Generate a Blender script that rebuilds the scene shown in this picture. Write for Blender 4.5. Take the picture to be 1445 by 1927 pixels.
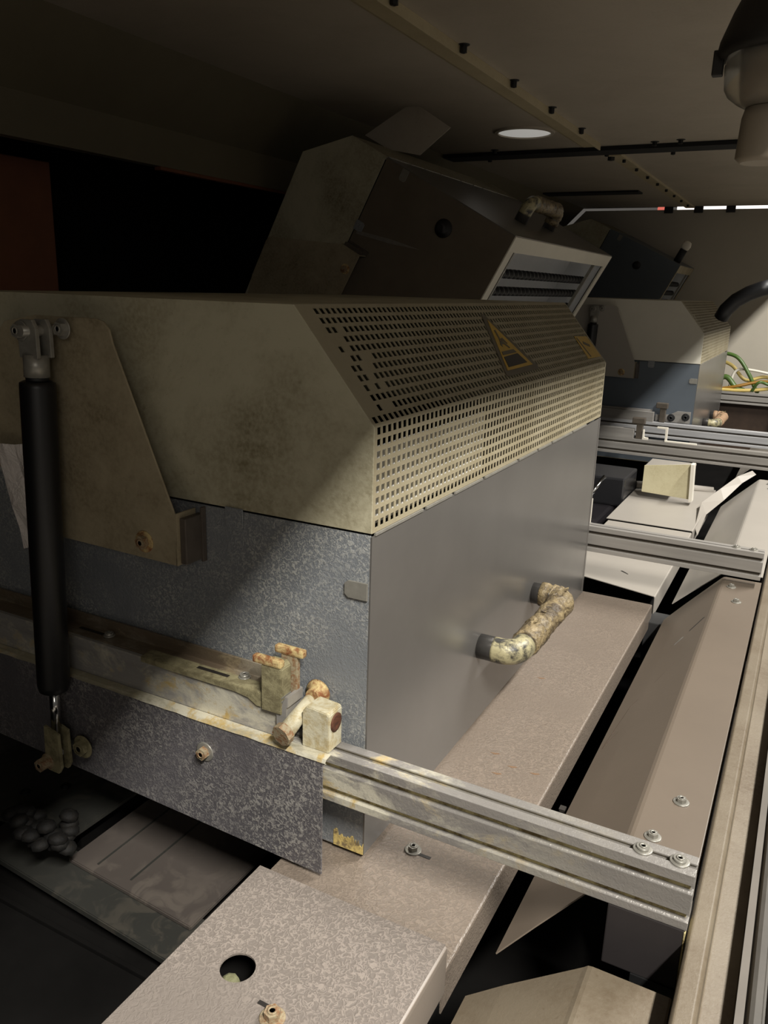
import bpy, bmesh, math, random
from math import radians, pi, sin, cos
from mathutils import Vector, Matrix
random.seed(4)
for o in list(bpy.data.objects): bpy.data.objects.remove(o)
SC = bpy.context.scene
COL = SC.collection

# ------------------------------------------------------------------ camera, world, lights, exposure
cam = bpy.data.cameras.new('camera'); co = bpy.data.objects.new('camera', cam); COL.objects.link(co)
co.location = (0, 0, 1.6)
co.rotation_euler = (radians(74.3477), radians(-1.6923), radians(28.0052))
cam.sensor_fit = 'AUTO'; cam.sensor_width = 36; cam.lens = 1507.95/1927*36
cam.clip_start = .02; cam.clip_end = 60
SC.camera = co

W = bpy.data.worlds.new('hall'); SC.world = W; W.use_nodes = True
W.node_tree.nodes['Background'].inputs[0].default_value = (1, .93, .84, 1)
W.node_tree.nodes['Background'].inputs[1].default_value = .088

def area(name, loc, target, sx, sy, power, color):
    l = bpy.data.lights.new(name, 'AREA'); l.shape = 'RECTANGLE'; l.size = sx; l.size_y = sy
    l.energy = power; l.color = color
    o = bpy.data.objects.new(name, l); COL.objects.link(o); o.location = loc
    d = Vector(target) - Vector(loc)
    o.rotation_euler = d.to_track_quat('-Z', 'Y').to_euler(); return o
# near and far hall lamps outside the open side of the enclosure; the roof edge cuts their light
area('hall_lamp_near', (1.65, -1.0, 4.22), (-.5, -1.0, 1.0), 1.4, .18, 400, (1, .96, .89))
area('hall_lamp_far', (1.65, 4.1, 4.22), (-.5, 4.1, 1.0), 2.8, .16, 330, (1, .97, .92))
area('fill_light_behind', (1.2, -1.6, 2.3), (-.5, 1.6, 1.0), .9, .9, 8.5, (1, .94, .86))  # unseen soft fill added to lift the shaded side

SC.view_settings.view_transform = 'Standard'; SC.view_settings.look = 'None'
SC.view_settings.gamma = 1; SC.view_settings.use_curve_mapping = False
SC.view_settings.exposure = 0.0

# ------------------------------------------------------------------ materials
def lin(c):
    return tuple(((v/255)/12.92 if v/255 <= .04045 else ((v/255+.055)/1.055)**2.4) for v in c) + (1,)
class N:
    def __init__(s, name):
        s.m = bpy.data.materials.new(name); s.m.use_nodes = True
        s.t = s.m.node_tree; s.b = s.t.nodes['Principled BSDF']
        s.tc = s.t.nodes.new('ShaderNodeTexCoord').outputs['Object']
    def n(s, kind, **k):
        x = s.t.nodes.new('ShaderNode'+kind)
        for a, v in k.items(): setattr(x, a, v)
        return x
    def l(s, a, b): s.t.links.new(a, b)
    def noise(s, scale, detail=4, rough=.55, dist=0, vec=None, sc=None):
        x = s.n('TexNoise'); x.inputs['Scale'].default_value = scale; x.inputs['Detail'].default_value = detail
        x.inputs['Roughness'].default_value = rough; x.inputs['Distortion'].default_value = dist
        v = vec or s.tc
        if sc:
            mp = s.n('Mapping'); mp.inputs['Scale'].default_value = sc; s.l(v, mp.inputs[0]); v = mp.outputs[0]
        s.l(v, x.inputs['Vector']); return x.outputs['Fac']
    def ramp(s, f, lo, hi, a=(0,0,0,1), b=(1,1,1,1)):
        r = s.n('ValToRGB'); e = r.color_ramp.elements
        e[0].position = lo; e[1].position = hi; e[0].color = a; e[1].color = b
        s.l(f, r.inputs[0]); return r.outputs[0]
    def mix(s, f, a, b, mode='MIX'):
        x = s.n('MixRGB', blend_type=mode)
        for i, v in ((0, f), (1, a), (2, b)):
            if isinstance(v, (float, int, tuple)): x.inputs[i].default_value = v
            else: s.l(v, x.inputs[i])
        return x.outputs[0]
    def math(s, op, a, b=0.):
        x = s.n('Math', operation=op)
        for i, v in enumerate((a, b)):
            if isinstance(v, (float, int)): x.inputs[i].default_value = v
            else: s.l(v, x.inputs[i])
        return x.outputs[0]
    def bump(s, h, strength, dist=.002):
        x = s.n('Bump'); x.inputs['Strength'].default_value = strength; x.inputs['Distance'].default_value = dist
        s.l(h, x.inputs['Height']); s.l(x.outputs[0], s.b.inputs['Normal'])
    def base(s, c):
        if isinstance(c, tuple): s.b.inputs['Base Color'].default_value = c
        else: s.l(c, s.b.inputs['Base Color'])
    def set(s, rough=.5, metal=0., spec=.5):
        s.b.inputs['Roughness'].default_value = rough; s.b.inputs['Metallic'].default_value = metal
        s.b.inputs['Specular IOR Level'].default_value = spec

def plain(name, c, rough=.5, metal=0., var=.25, scale=9, bump=0.):
    m = N(name); f = m.noise(scale, 6, .65)
    k = tuple(v*(1-var) for v in lin(c)[:3]) + (1,)
    m.base(m.mix(m.ramp(f, .3, .7), k, lin(c))); m.set(rough, metal)
    if bump: m.bump(m.noise(scale*25, 3), bump, .001)
    return m.m

def beige_paint(name, c, dirt, dirt_amt=.5, dust=True):
    m = N(name)
    big = m.ramp(m.noise(3.2, 8, .7, .3), .42, .66)
    fine = m.ramp(m.noise(120, 3, .6), .35, .65)
    mask = m.mix(.55, big, fine, 'MULTIPLY')
    col = m.mix(m.math('MULTIPLY', mask, dirt_amt), lin(c), lin(dirt))
    sp = m.ramp(m.noise(55, 4, .8), .62, .72)
    col = m.mix(m.math('MULTIPLY', sp, .35), col, lin(dirt))
    m.base(col); m.set(.52, 0, .45); m.bump(m.noise(210, 4, .6, .5), .35, .0012); return m.m

def sparkle_metal(name, c, c2, metal=.35, rough=.42, scale=120, bstr=.5, yellow=0.):
    m = N(name)
    worm = m.noise(scale, 3, .6, 1.2)
    w = m.ramp(worm, .48, .60)
    area_ = m.ramp(m.noise(4, 5, .6), .38, .62)
    col = m.mix(m.math('MULTIPLY', w, area_), lin(c), lin(c2))
    col = m.mix(m.math('MULTIPLY', m.ramp(m.noise(2.2, 6, .6), .35, .75), .35), col, lin(tuple(v*.62 for v in c)))
    if yellow:
        y = m.ramp(m.noise(7, 7, .75, .5), .53, .62)
        col = m.mix(m.math('MULTIPLY', y, yellow), col, lin((196, 180, 120)))
    m.base(col); m.set(rough, metal); m.bump(worm, bstr, .0018); return m.m

def tray_paint(name, c, worm=0., scale=95):
    m = N(name)
    f = m.ramp(m.noise(2.4, 6, .6), .3, .75)
    col = m.mix(m.math('MULTIPLY', f, .3), lin(c), lin(tuple(v*.72 for v in c)))
    sp = m.ramp(m.noise(38, 3, .7), .70, .76)
    col = m.mix(m.math('MULTIPLY', sp, .35), col, lin((88, 72, 60)))
    if worm:
        wn = m.math('SUBTRACT', 1., m.math('MULTIPLY', m.math('ABSOLUTE', m.math('SUBTRACT', m.noise(scale*1.2, 1.2, .5, .9), .5)), 6.))
        msk = m.ramp(m.noise(5, 4, .5), .36, .56)
        col = m.mix(m.math('MULTIPLY', m.math('MULTIPLY', m.ramp(wn, .62, .90), msk), worm*.8), col, lin(tuple(min(255, v*1.27) for v in c)))
        m.bump(wn, .28, .0015)
    else: m.bump(m.noise(160, 3), .12, .001)
    m.base(col); m.set(.40, .0, .5); return m.m

def alu(name, c=(186, 184, 180), stain=0., rough=.36, fade=None):
    m = N(name)
    g = m.noise(5, 4, .6, 0, sc=(.25, 6, 6))
    col = m.mix(m.ramp(g, .3, .7), lin(tuple(v*.86 for v in c)), lin(c))
    if stain:
        y = m.ramp(m.noise(5.5, 8, .75, .4, sc=(1, 2.2, 2.2)), .48, .60)
        y2 = m.ramp(m.noise(17, 5, .7, .4), .50, .60)
        if fade:      # the crust sits only near the stop block
            sx = m.n('SeparateXYZ'); m.l(m.tc, sx.inputs[0])
            y = m.math('MULTIPLY', y, m.ramp(sx.outputs[0], fade[0], fade[1], (1,1,1,1), (0,0,0,1)))
        col = m.mix(m.math('MULTIPLY', y, stain), col, lin((208, 203, 184)))
        col = m.mix(m.math('MULTIPLY', m.math('MULTIPLY', y, y2), stain), col, lin((186, 160, 98)))
        m.bump(m.noise(150, 3, .7, .8), .5, .0015)
    m.base(col); m.set(rough, .3); return m.m

def rusty(name, c=(170, 160, 120), r=(120, 66, 30), amt=.9, scale=60):
    m = N(name)
    f = m.ramp(m.noise(scale, 6, .7, .4), .44, .6)
    col = m.mix(m.math('MULTIPLY', f, amt), lin(c), lin(r))
    m.base(col); m.set(.75, .1); m.bump(m.noise(scale*3, 4, .7), .6, .002); return m.m

def emis(name, c, s):
    m = N(name); m.base(lin(c)); m.b.inputs['Emission Color'].default_value = lin(c)
    m.b.inputs['Emission Strength'].default_value = s; return m.m

def glass(name):
    m = N(name); m.base(lin((225, 220, 205))); m.set(.22)
    m.b.inputs['Transmission Weight'].default_value = .8; m.b.inputs['IOR'].default_value = 1.3
    m.bump(m.noise(40, 3), .3); return m.m

BEIGE = beige_paint('stained_beige_paint', (176, 170, 146), (100, 90, 60), .8)
BEIGE_PLATE = beige_paint('grimy_beige_paint', (156, 145, 120), (84, 72, 48), .8)
BEIGE_CLEAN = plain('clean_beige_paint', (206, 201, 186), .5, 0, .1, 4)
PERF = beige_paint('perforated_beige_paint', (150, 141, 117), (110, 96, 62), .5)
BOX = sparkle_metal('mottled_blue_grey_steel', (134, 138, 142), (196, 196, 190), .3, .42, 170, .8)
BOXSIDE = plain('satin_grey_steel', (128, 125, 121), .28, .6, .15, 3)
GUARD = sparkle_metal('hammered_grey_steel', (106, 103, 106), (180, 176, 170), .3, .4, 150, 1.0)
TRAY = tray_paint('warm_grey_tray_paint', (132, 122, 112))
TRAYW = tray_paint('wrinkled_grey_tray_paint', (118, 110, 103), .8)
TRAYG = beige_paint('stained_tray_paint', (112, 102, 86), (78, 62, 42), .7)
TRAYB = plain('pale_sheet_paint', (156, 150, 141), .4, 0, .08, 3)
ALU = alu('aluminium', (164, 160, 154)); ALUS = alu('stained_aluminium', (168, 165, 160), .9)
ALUR = alu('part_stained_aluminium', (146, 142, 137), .9, .36, (.25, .68))
ALUW = alu('bright_aluminium', (205, 205, 206))
SLOT = plain('slot_grime', (62, 54, 42), .7, 0, .4, 60)
SLOTY = rusty('slot_powder', (190, 178, 130), (92, 74, 40), .9, 30)
GALV = plain('zinc_plate', (150, 147, 138), .38, .4, .25, 60)
BOLTR = rusty('rusty_bolt_steel', (150, 138, 112), (120, 76, 40), .8, 90)
RUST = rusty('rust', (190, 170, 120), (118, 60, 26), .9, 45)
OLIVE = rusty('olive_zinc', (138, 131, 100), (92, 84, 60), .7, 50)
CREAM = rusty('crusted_cream_block', (190, 184, 160), (150, 128, 70), .6, 40)
BLACK = plain('black_rubber', (20, 20, 21), .55, 0, .3, 60, .15)
STRUTB = plain('black_strut_tube', (17, 17, 18), .42, 0, .2, 30, .1)
CHROME = plain('polished_rod', (190, 190, 188), .15, 1, .05, 5)
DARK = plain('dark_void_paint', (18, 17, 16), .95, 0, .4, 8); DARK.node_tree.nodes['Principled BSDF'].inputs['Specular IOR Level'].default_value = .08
DARKST = sparkle_metal('dark_bed_steel', (64, 64, 60), (88, 84, 76), .4, .5, 20, .15)
CEIL = beige_paint('ceiling_paint', (170, 161, 146), (110, 98, 76), .25)
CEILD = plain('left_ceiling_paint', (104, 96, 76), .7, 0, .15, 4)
SEAM = beige_paint('seam_strip_paint', (172, 160, 130), (120, 104, 76), .4)
WALLB = plain('back_wall_paint', (178, 171, 156), .6, 0, .12, 2)
COPPER = plain('red_brown_panel', (120, 72, 46), .6, .0, .3, 5)
HANDLE = plain('handle_grey_metal', (96, 94, 92), .3, .6, .25, 30)
def tape_mat():
    m = N('crumpled_tan_tape')
    f = m.noise(30, 6, .75, .8, sc=(1, .5, 1))
    m.base(m.mix(m.ramp(f, .42, .58), lin((72, 60, 42)), lin((140, 124, 92)))); m.set(.42)
    m.bump(m.noise(60, 4, .7, .7), .9, .006); return m.m
TAPE = tape_mat()
PEEL = rusty('peeling_cream_paint', (166, 158, 124), (54, 53, 50), 1.0, 34); PEEL.node_tree.nodes['Principled BSDF'].inputs['Roughness'].default_value = .4
def foil_mat():
    m = N('crumpled_foil'); m.base(lin((222, 214, 208))); m.set(.38, .05)
    m.bump(m.noise(26, 4, .7, .8), .9, .01); return m.m
FOIL = foil_mat()
YEL = plain('yellow_label', (196, 158, 52), .4, 0, .25, 30)
BLK = plain('black_print', (36, 33, 30), .5, 0, .1, 10)
GREYP = plain('grey_print', (92, 84, 68), .5, 0, .1, 10)
REFL = plain('lamp_reflector', (214, 216, 218), .35, .3, .08, 9)
GREEN = plain('green_cable', (78, 106, 48), .4, 0, .3, 8)
YELC = plain('yellow_cable', (214, 190, 112), .4, 0, .2, 8)
OCHRE = plain('ochre_cable', (150, 108, 34), .4, 0, .2, 8)
WHITE = plain('white_plastic', (226, 220, 206), .4, 0, .06, 8)
BLUEG = plain('blue_grey_steel', (104, 112, 120), .4, .35, .15, 3)
DULL = plain('dull_latch_steel', (92, 84, 74), .5, .3, .3, 40)
BACKING = plain('bright_inner_sheet', (235, 235, 232), .35, .0, .3, 40)
LAMPB = plain('lamp_base_black', (34, 31, 27), .6, 0, .4, 14, .3)
GLASS = glass('dusty_lamp_glass')
TUBE = emis('hall_white_glow', (255, 246, 240), 1.6)  # white glow of the strip added for the bright hall
HALLGLOWR = emis('hall_red_glow', (236, 120, 104), .8)
CEILGLOW = emis('ceiling_glow_disc', (214, 212, 206), .42)
GREASE = rusty('black_grease', (13, 12, 10), (30, 25, 18), .5, 60)

# ------------------------------------------------------------------ mesh helpers (all take world coordinates)
class MB:
    def __init__(s): s.bm = bmesh.new()
    def box(s, x0, x1, y0, y1, z0, z1, bev=0.):
        vs = [s.bm.verts.new((x, y, z)) for x in (x0, x1) for y in (y0, y1) for z in (z0, z1)]
        F = [(0,1,3,2), (4,6,7,5), (0,4,5,1), (2,3,7,6), (0,2,6,4), (1,5,7,3)]
        fs = [s.bm.faces.new([vs[i] for i in f]) for f in F]
        if bev:
            es = list({e for f in fs for e in f.edges})
            bmesh.ops.bevel(s.bm, geom=es, offset=bev, segments=2, affect='EDGES', profile=.6)
        return s
    def prism(s, pts, axis, a, b, bev=0.):
        """pts 2D outline extruded along axis from a to b. axis y: pts (x,z); x: (y,z); z: (x,y)"""
        def P(p, v): return {'y': (p[0], v, p[1]), 'x': (v, p[0], p[1]), 'z': (p[0], p[1], v)}[axis]
        A = [s.bm.verts.new(P(p, a)) for p in pts]; B = [s.bm.verts.new(P(p, b)) for p in pts]
        n = len(pts); fs = [s.bm.faces.new(A), s.bm.faces.new(B[::-1])]
        for i in range(n): fs.append(s.bm.faces.new((A[i], B[i], B[(i+1) % n], A[(i+1) % n])))
        if bev:
            es = list({e for f in fs for e in f.edges})
            bmesh.ops.bevel(s.bm, geom=es, offset=bev, segments=2, affect='EDGES')
        return s
    def cyl(s, p, q, r, r2=None, n=20, cap=True):
        p = Vector(p); q = Vector(q); d = (q-p).normalized(); u = d.orthogonal().normalized(); v = d.cross(u)
        r2 = r if r2 is None else r2
        A = [s.bm.verts.new(p+(u*cos(2*pi*i/n)+v*sin(2*pi*i/n))*r) for i in range(n)]
        B = [s.bm.verts.new(q+(u*cos(2*pi*i/n)+v*sin(2*pi*i/n))*r2) for i in range(n)]
        for i in range(n): s.bm.faces.new((A[i], A[(i+1) % n], B[(i+1) % n], B[i])).smooth = n > 8
        if cap: s.bm.faces.new(A[::-1]); s.bm.faces.new(B)
        return s
    def lathe(s, p, d, prof, n=24):
        """prof: (distance along d, radius)"""
        p = Vector(p); d = Vector(d).normalized(); u = d.orthogonal().normalized(); v = d.cross(u); prev = None
        for (t, r) in prof:
            R = [s.bm.verts.new(p+d*t+(u*cos(2*pi*i/n)+v*sin(2*pi*i/n))*max(r, 1e-4)) for i in range(n)]
            if prev:
                for i in range(n): s.bm.faces.new((prev[i], prev[(i+1) % n], R[(i+1) % n], R[i])).smooth = True
            else: first = R
            prev = R
        s.bm.faces.new(first[::-1]); s.bm.faces.new(prev); return s
    def tube(s, pts, r, n=12, wob=0., cap=True):
        """swept tube; r a number or list"""
        pts = [Vector(p) for p in pts]; prev = None; u = None
        for i, p in enumerate(pts):
            d = (pts[min(i+1, len(pts)-1)]-pts[max(i-1, 0)]).normalized()
            u = d.orthogonal().normalized() if u is None else (u-d*u.dot(d)).normalized()
            v = d.cross(u); rr = r[i] if isinstance(r, (list, tuple)) else r
            R = [s.bm.verts.new(p+(u*cos(2*pi*k/n)+v*sin(2*pi*k/n))*rr*(1+wob*random.uniform(-1, 1))) for k in range(n)]
            if prev:
                for k in range(n): s.bm.faces.new((prev[k], prev[(k+1) % n], R[(k+1) % n], R[k])).smooth = True
            elif cap: s.bm.faces.new(R[::-1])
            prev = R
        if cap: s.bm.faces.new(prev)
        return s
    def sheet(s, grid):
        """grid of points -> quads (thicken with the thick= option of obj)"""
        V = [[s.bm.verts.new(p) for p in row] for row in grid]
        for i in range(len(V)-1):
            for j in range(len(V[0])-1): s.bm.faces.new((V[i][j], V[i][j+1], V[i+1][j+1], V[i+1][j]))
        return s
    def face(s, pts): s.bm.faces.new([s.bm.verts.new(p) for p in pts]); return s

def obj(name, mb, mat, parent=None, thick=0., off=-1., bevel=0., origin=None):
    """one mesh object; world coordinates are stored relative to the thing's origin"""
    bm = mb.bm
    bmesh.ops.recalc_face_normals(bm, faces=bm.faces)
    org = Vector(parent['_o']) if parent is not None and '_o' in parent else (Vector(origin) if origin else None)
    if org is None:
        xs = [v.co for v in bm.verts]
        org = Vector(((min(c.x for c in xs)+max(c.x for c in xs))/2, (min(c.y for c in xs)+max(c.y for c in xs))/2, min(c.z for c in xs)))
    bmesh.ops.translate(bm, verts=bm.verts, vec=-org)
    me = bpy.data.meshes.new(name); bm.to_mesh(me); bm.free(); me.materials.append(mat)
    o = bpy.data.objects.new(name, me); COL.objects.link(o)
    if thick:
        md = o.modifiers.new('thickness', 'SOLIDIFY'); md.thickness = thick; md.offset = off
    if bevel:
        md = o.modifiers.new('bevel', 'BEVEL'); md.width = bevel; md.segments = 2; md.limit_method = 'ANGLE'
    if parent is not None: o.parent = parent
    else: o.location = org
    o['_o'] = tuple(org)
    return o
def thing(name, loc, label, cat, group=None):
    o = bpy.data.objects.new(name, None); o.empty_display_size = .05; COL.objects.link(o); o.location = loc; o['_o'] = tuple(loc)
    o['label'] = label; o['category'] = cat
    if group: o['group'] = group
    return o
def tag(o, label, cat, group=None, kind=None):
    o['label'] = label; o['category'] = cat
    if group: o['group'] = group
    if kind: o['kind'] = kind
    return o
def struct(name, mb, mat, **k):
    o = obj(name, mb, mat, **k); o['kind'] = 'structure'; return o
def kids(o): return [c for c in bpy.data.objects if c.parent == o]
def copy_tree(o, parent=None):
    c = o.copy(); COL.objects.link(c)
    if parent is not None: c.parent = parent
    for ch in kids(o): copy_tree(ch, c)
    return c

def hexbolt(parent, p, d, r=.008, h=.007, washer=.013, mat=None, wmat=None, name='bolt', n=6, socket=True):
    """washer + head, socket recess; p on the surface, d outward"""
    mat = mat or GALV; p = Vector(p); d = Vector(d).normalized()
    m = MB()
    m.cyl(p, p+d*h, r, n=n)
    if socket: m.lathe(p+d*h, d, [(0, r*.62), (.0012, r*.62), (.0012, r*.36), (-.003, r*.36)], 12)
    b = obj(name, m, mat, parent)
    if washer:
        w = MB().lathe(p-d*.0005, d, [(0, washer), (.0022, washer), (.0026, washer*.92), (.0026, r*.9)], 24)
        obj('washer', w, wmat or mat, b)
    return b

# ================================================================== SETTING
ZC = 2.30
struct('floor', MB().box(-3.2, 5, -3.5, 9.5, -.05, 0), plain('grey_concrete', (120, 114, 106), .8, 0, .2, 3))
struct('ceiling', MB().box(-1.115, .17, -1.2, 7.22, ZC, ZC+.03), CEIL)
struct('ceiling', MB().box(-1.93, -1.115, -1.2, 7.22, ZC, ZC+.03), CEIL)
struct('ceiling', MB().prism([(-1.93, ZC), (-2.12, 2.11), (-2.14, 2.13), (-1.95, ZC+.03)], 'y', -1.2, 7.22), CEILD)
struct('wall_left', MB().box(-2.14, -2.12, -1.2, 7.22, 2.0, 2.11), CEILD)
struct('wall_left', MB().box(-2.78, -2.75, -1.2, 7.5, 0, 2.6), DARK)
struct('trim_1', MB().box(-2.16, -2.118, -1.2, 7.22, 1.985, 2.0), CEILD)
struct('shade_wall_front', MB().box(-2.78, -.75, -1.2, -1.17, 0, ZC), DARK)  # unseen wall added to keep outside light off the left interior
struct('ceiling', MB().box(-2.78, -2.14, -1.2, 7.5, 2.6, 2.63), DARK)  # unseen cover closing the left bay so it stays dark
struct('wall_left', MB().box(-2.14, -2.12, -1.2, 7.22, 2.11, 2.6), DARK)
struct('wall_back', MB().prism([(-2.7, 0), (.9, 0), (.9, 2.282), (-1.925, 2.282), (-2.10, 2.107), (-2.10, 1.9), (-2.7, 1.9)], 'y', 7.27, 7.30), WALLB)
# seam strips under the ceiling, each a shallow channel with a row of screws
s1 = struct('trim_2', MB().prism([(-1.165, ZC), (-1.165, ZC-.010), (-1.15, ZC-.014), (-1.082, ZC-.014), (-1.075, ZC-.030), (-1.069, ZC-.030), (-1.069, ZC)], 'y', -1.2, 4.20), SEAM, bevel=.001)
s2 = struct('trim_3', MB().prism([(-1.10, ZC), (-1.10, ZC-.014), (-1.03, ZC-.014), (-1.03, ZC)], 'y', 4.48, 7.2), SEAM, bevel=.001)
for i in range(7):
    y = 1.55+.45*i
    if y < 4.2: hexbolt(s1, (-1.058, y, ZC), (0, 0, -1), .011, .022, .018, BLACK, name='screw')
for i in range(8): hexbolt(s2, (-1.045, 4.62+.33*i, ZC-.014), (0, 0, -1), .010, .014, 0, BLACK, name='screw')
hexbolt(s2, (-1.09, 4.52, ZC), (0, 0, -1), .02, .03, .028, BLACK, name='screw')
g = struct('dark_gap_strip', MB().box(-1.93, -.40, 4.27, 4.41, ZC-.02, ZC-.001), plain('black_gap_strip', (14, 14, 14), .85, 0, .2, 10))  # black strip stands for the dark open gap in the ceiling
for x, y in ((-1.62, 4.22), (-1.74, 4.47), (-.82, 4.22), (-1.10, 4.46), (-.78, 4.50), (-.70, 4.20)):
    hexbolt(g, (x, y, ZC), (0, 0, -1), .012, .018, .02, BLACK, name='screw')
struct('dark_recess_strip', MB().box(-1.93, -1.25, 6.05, 6.20, ZC-.012, ZC-.001), bpy.data.materials['black_gap_strip'])  # black strip put in for a dark ceiling recess
# hanging tabs in front of the gap above the back wall
for x in (-1.23, -1.0, -.76): struct('trim_6', MB().box(x-.035, x+.035, 7.20, 7.215, ZC-.05, ZC, .004), BLACK)
# gusset panel hanging where the flat ceiling meets the slope
struct('trim_7', MB().prism([(-1.785, 2.205), (-1.60, 2.2995), (-1.54, 2.2995), (-1.40, 2.213), (-1.53, 2.118), (-1.67, 2.145)], 'y', 3.15, 3.156), CEIL)
struct('ceiling', MB().box(-2.75, .6, 7.05, 8.5, 2.42, 2.44), DARK)  # unseen cap added to block lamp light at the back gap
# brown panels seen through the low opening in the left wall
lp = tag(obj('partition_screen', MB().box(-2.44, -2.42, .9, 2.08, 0, 1.98, .004), COPPER), 'red-brown partition standing beyond the low opening at the far left', 'partition')
struct('lit_line_strip', MB().box(-2.150, -2.122, 2.3, 5.2, 1.974, 1.985), COPPER)  # red-brown strip coloured to stand for a thin lit line
# glow strips added for the bright hall seen through the gap over the back wall
glow_f = tag(obj('hall_glow_strip', MB().cyl((-1.25, 7.75, 2.335), (.5, 7.75, 2.335), .03), TUBE), 'added white glow strip for the bright hall seen through the gap above the back wall', 'lamp')
tag(obj('red_hall_glow', MB().cyl((-1.42, 7.78, 2.335), (-1.30, 7.78, 2.335), .025), HALLGLOWR), 'short added red glow for the bright hall seen through the gap above the back wall', 'lamp')

# round glow made for a lit opening in the ceiling
cl = thing('ceiling_glow', (-1.32, 3.80, ZC), 'round pale glow standing for a lit opening, set flush in the ceiling left of the bolted seam', 'light')
obj('lens', MB().lathe((-1.32, 3.80, ZC+.004), (0, 0, -1), [(0, .118), (.008, .118), (.011, .10), (.0125, .05), (.013, .001)], 40), CEILGLOW, cl)
rg = MB()
for (ra, za), (rb, zb) in (((.118, ZC-.002), (.120, ZC-.010)), ((.120, ZC-.010), (.135, ZC-.008)), ((.135, ZC-.008), (.137, ZC))):
    A = [rg.bm.verts.new((-1.32+ra*cos(2*pi*i/40), 3.8+ra*sin(2*pi*i/40), za)) for i in range(40)]
    B = [rg.bm.verts.new((-1.32+rb*cos(2*pi*i/40), 3.8+rb*sin(2*pi*i/40), zb)) for i in range(40)]
    for i in range(40): rg.bm.faces.new((A[i], A[(i+1) % 40], B[(i+1) % 40], B[i]))
obj('rim', rg, CEIL, cl)

# jar lamp hanging from the ceiling at upper right
jx, jy = -.165, 2.05
jl = thing('jar_lamp', (jx, jy, ZC), 'dusty bulkhead lamp with glass jar hanging from the ceiling at right', 'lamp')
obj('base', MB().lathe((jx, jy, ZC), (0, 0, -1), [(0, .05), (.05, .052), (.06, .07), (.12, .098), (.175, .118), (.195, .121), (.205, .113), (.205, .09)], 32), LAMPB, jl)
obj('glass_jar', MB().lathe((jx, jy, ZC-.195), (0, 0, -1), [(0, .100), (.03, .103), (.07, .099), (.085, .090), (.10, .07), (.108, .055), (.112, .02)], 32), GLASS, jl)
obj('inner_sleeve', MB().lathe((jx, jy, ZC-.2), (0, 0, -1), [(0, .055), (.075, .055), (.085, .04), (.09, .01)], 24), plain('brown_bulb_glass', (120, 92, 54), .3, 0, .2, 20), jl)
obj('clip', MB().box(jx-.128, jx-.106, jy-.012, jy+.012, ZC-.235, ZC-.185, .003), LAMPB, jl)
obj('lower_tube', MB().lathe((jx, jy, ZC-.305), (0, 0, -1), [(0, .05), (.02, .055), (.10, .058), (.11, .046)], 28), plain('grey_duct_plastic', (150, 140, 124), .5, 0, .1, 10), jl)

# ================================================================== FRAME: bed, beams, legs
bed = tag(obj('added_dark_base', MB().box(-1.60, -.06, .2, 6.9, 0, .40), DARK), 'added low black base to keep gaps dark, under the trays and rails', 'machine')  # black base added so gaps below the trays stay dark
BG = 'long frame beams'
bm_ = MB().prism([(-.0345, .60), (-.0345, .752), (-.030, .758), (-.009, .758), (-.004, .752), (-.003, .705), (.038, .700), (.040, .60)], 'y', .2, 6.9)
rb = thing('side_beam', (-.012, .2, 0), 'long beige folded beam at the right edge beside the tray ends', 'beam')
obj('folded_cover', bm_, TRAYG, rb, bevel=.002)
obj('lower_web', MB().box(-.030, .006, .2, 6.9, .36, .60), DARK, rb)
for y in (.3, 2.1, 4.2, 6.3): obj('leg', MB().box(-.03, .006, y, y+.05, 0, .36), DARK, rb)
ob = thing('outer_beam', (.09, .2, 0), 'grey grooved outer beam at the bottom right corner beyond the black gap', 'beam')
obj('profile', MB().prism([(.051, .66), (.051, .765), (.056, .768), (.064, .768), (.066, .760), (.070, .760), (.072, .768), (.11, .768), (.11, .66)], 'y', .2, 6.9), plain('dull_grey_paint', (84, 80, 74), .6, 0, .3, 12), ob)
for y in (.35, 3.2, 6.2): obj('leg', MB().box(.06, .105, y, y+.05, 0, .66), DARK, ob)
lb = thing('side_beam', (-1.6, .2, 0), 'dark beam carrying the left rail ends', 'beam')
obj('folded_cover', MB().box(-1.66, -1.60, .9, 6.9, .42, .765, .003), DARKST, lb)
for y in (1.0, 3.2, 6.2): obj('leg', MB().box(-1.65, -1.61, y, y+.05, 0, .42), DARK, lb)

# ================================================================== SLOTTED ALUMINIUM RAILS
def rail_profile(y, z):
    """45 x 90 mm extrusion section with slots, in (y,z); y front face, z bottom"""
    w, h, s, d = .045, .088, .0066, .011
    lo, hi = .0195, .0655
    pts = [(0, 0)]
    for q in (lo, hi): pts += [(0, q-s), (.0015, q-s), (.0035, q-.0045), (d, q-.0045), (d, q+.0045), (.0035, q+.0045), (.0015, q+s), (0, q+s)]
    pts += [(0, h)]; s = .005
    # top slot
    c = w/2
    pts += [(c-s, h), (c-s, h-.003), (c-.009, h-.003), (c-.006, h-d), (c+.006, h-d), (c+.009, h-.003), (c+s, h-.003), (c+s, h), (w, h)]
    pts += [(w, .066+s), (w-.008, .066+s), (w-.008, .066-s), (w, .066-s), (w, .022+s), (w-.008, .022+s), (w-.008, .022-s), (w, .022-s), (w, 0)]
    return [(y+a, z+b) for a, b in pts]
RG = 'slotted aluminium cross rails'
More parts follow.
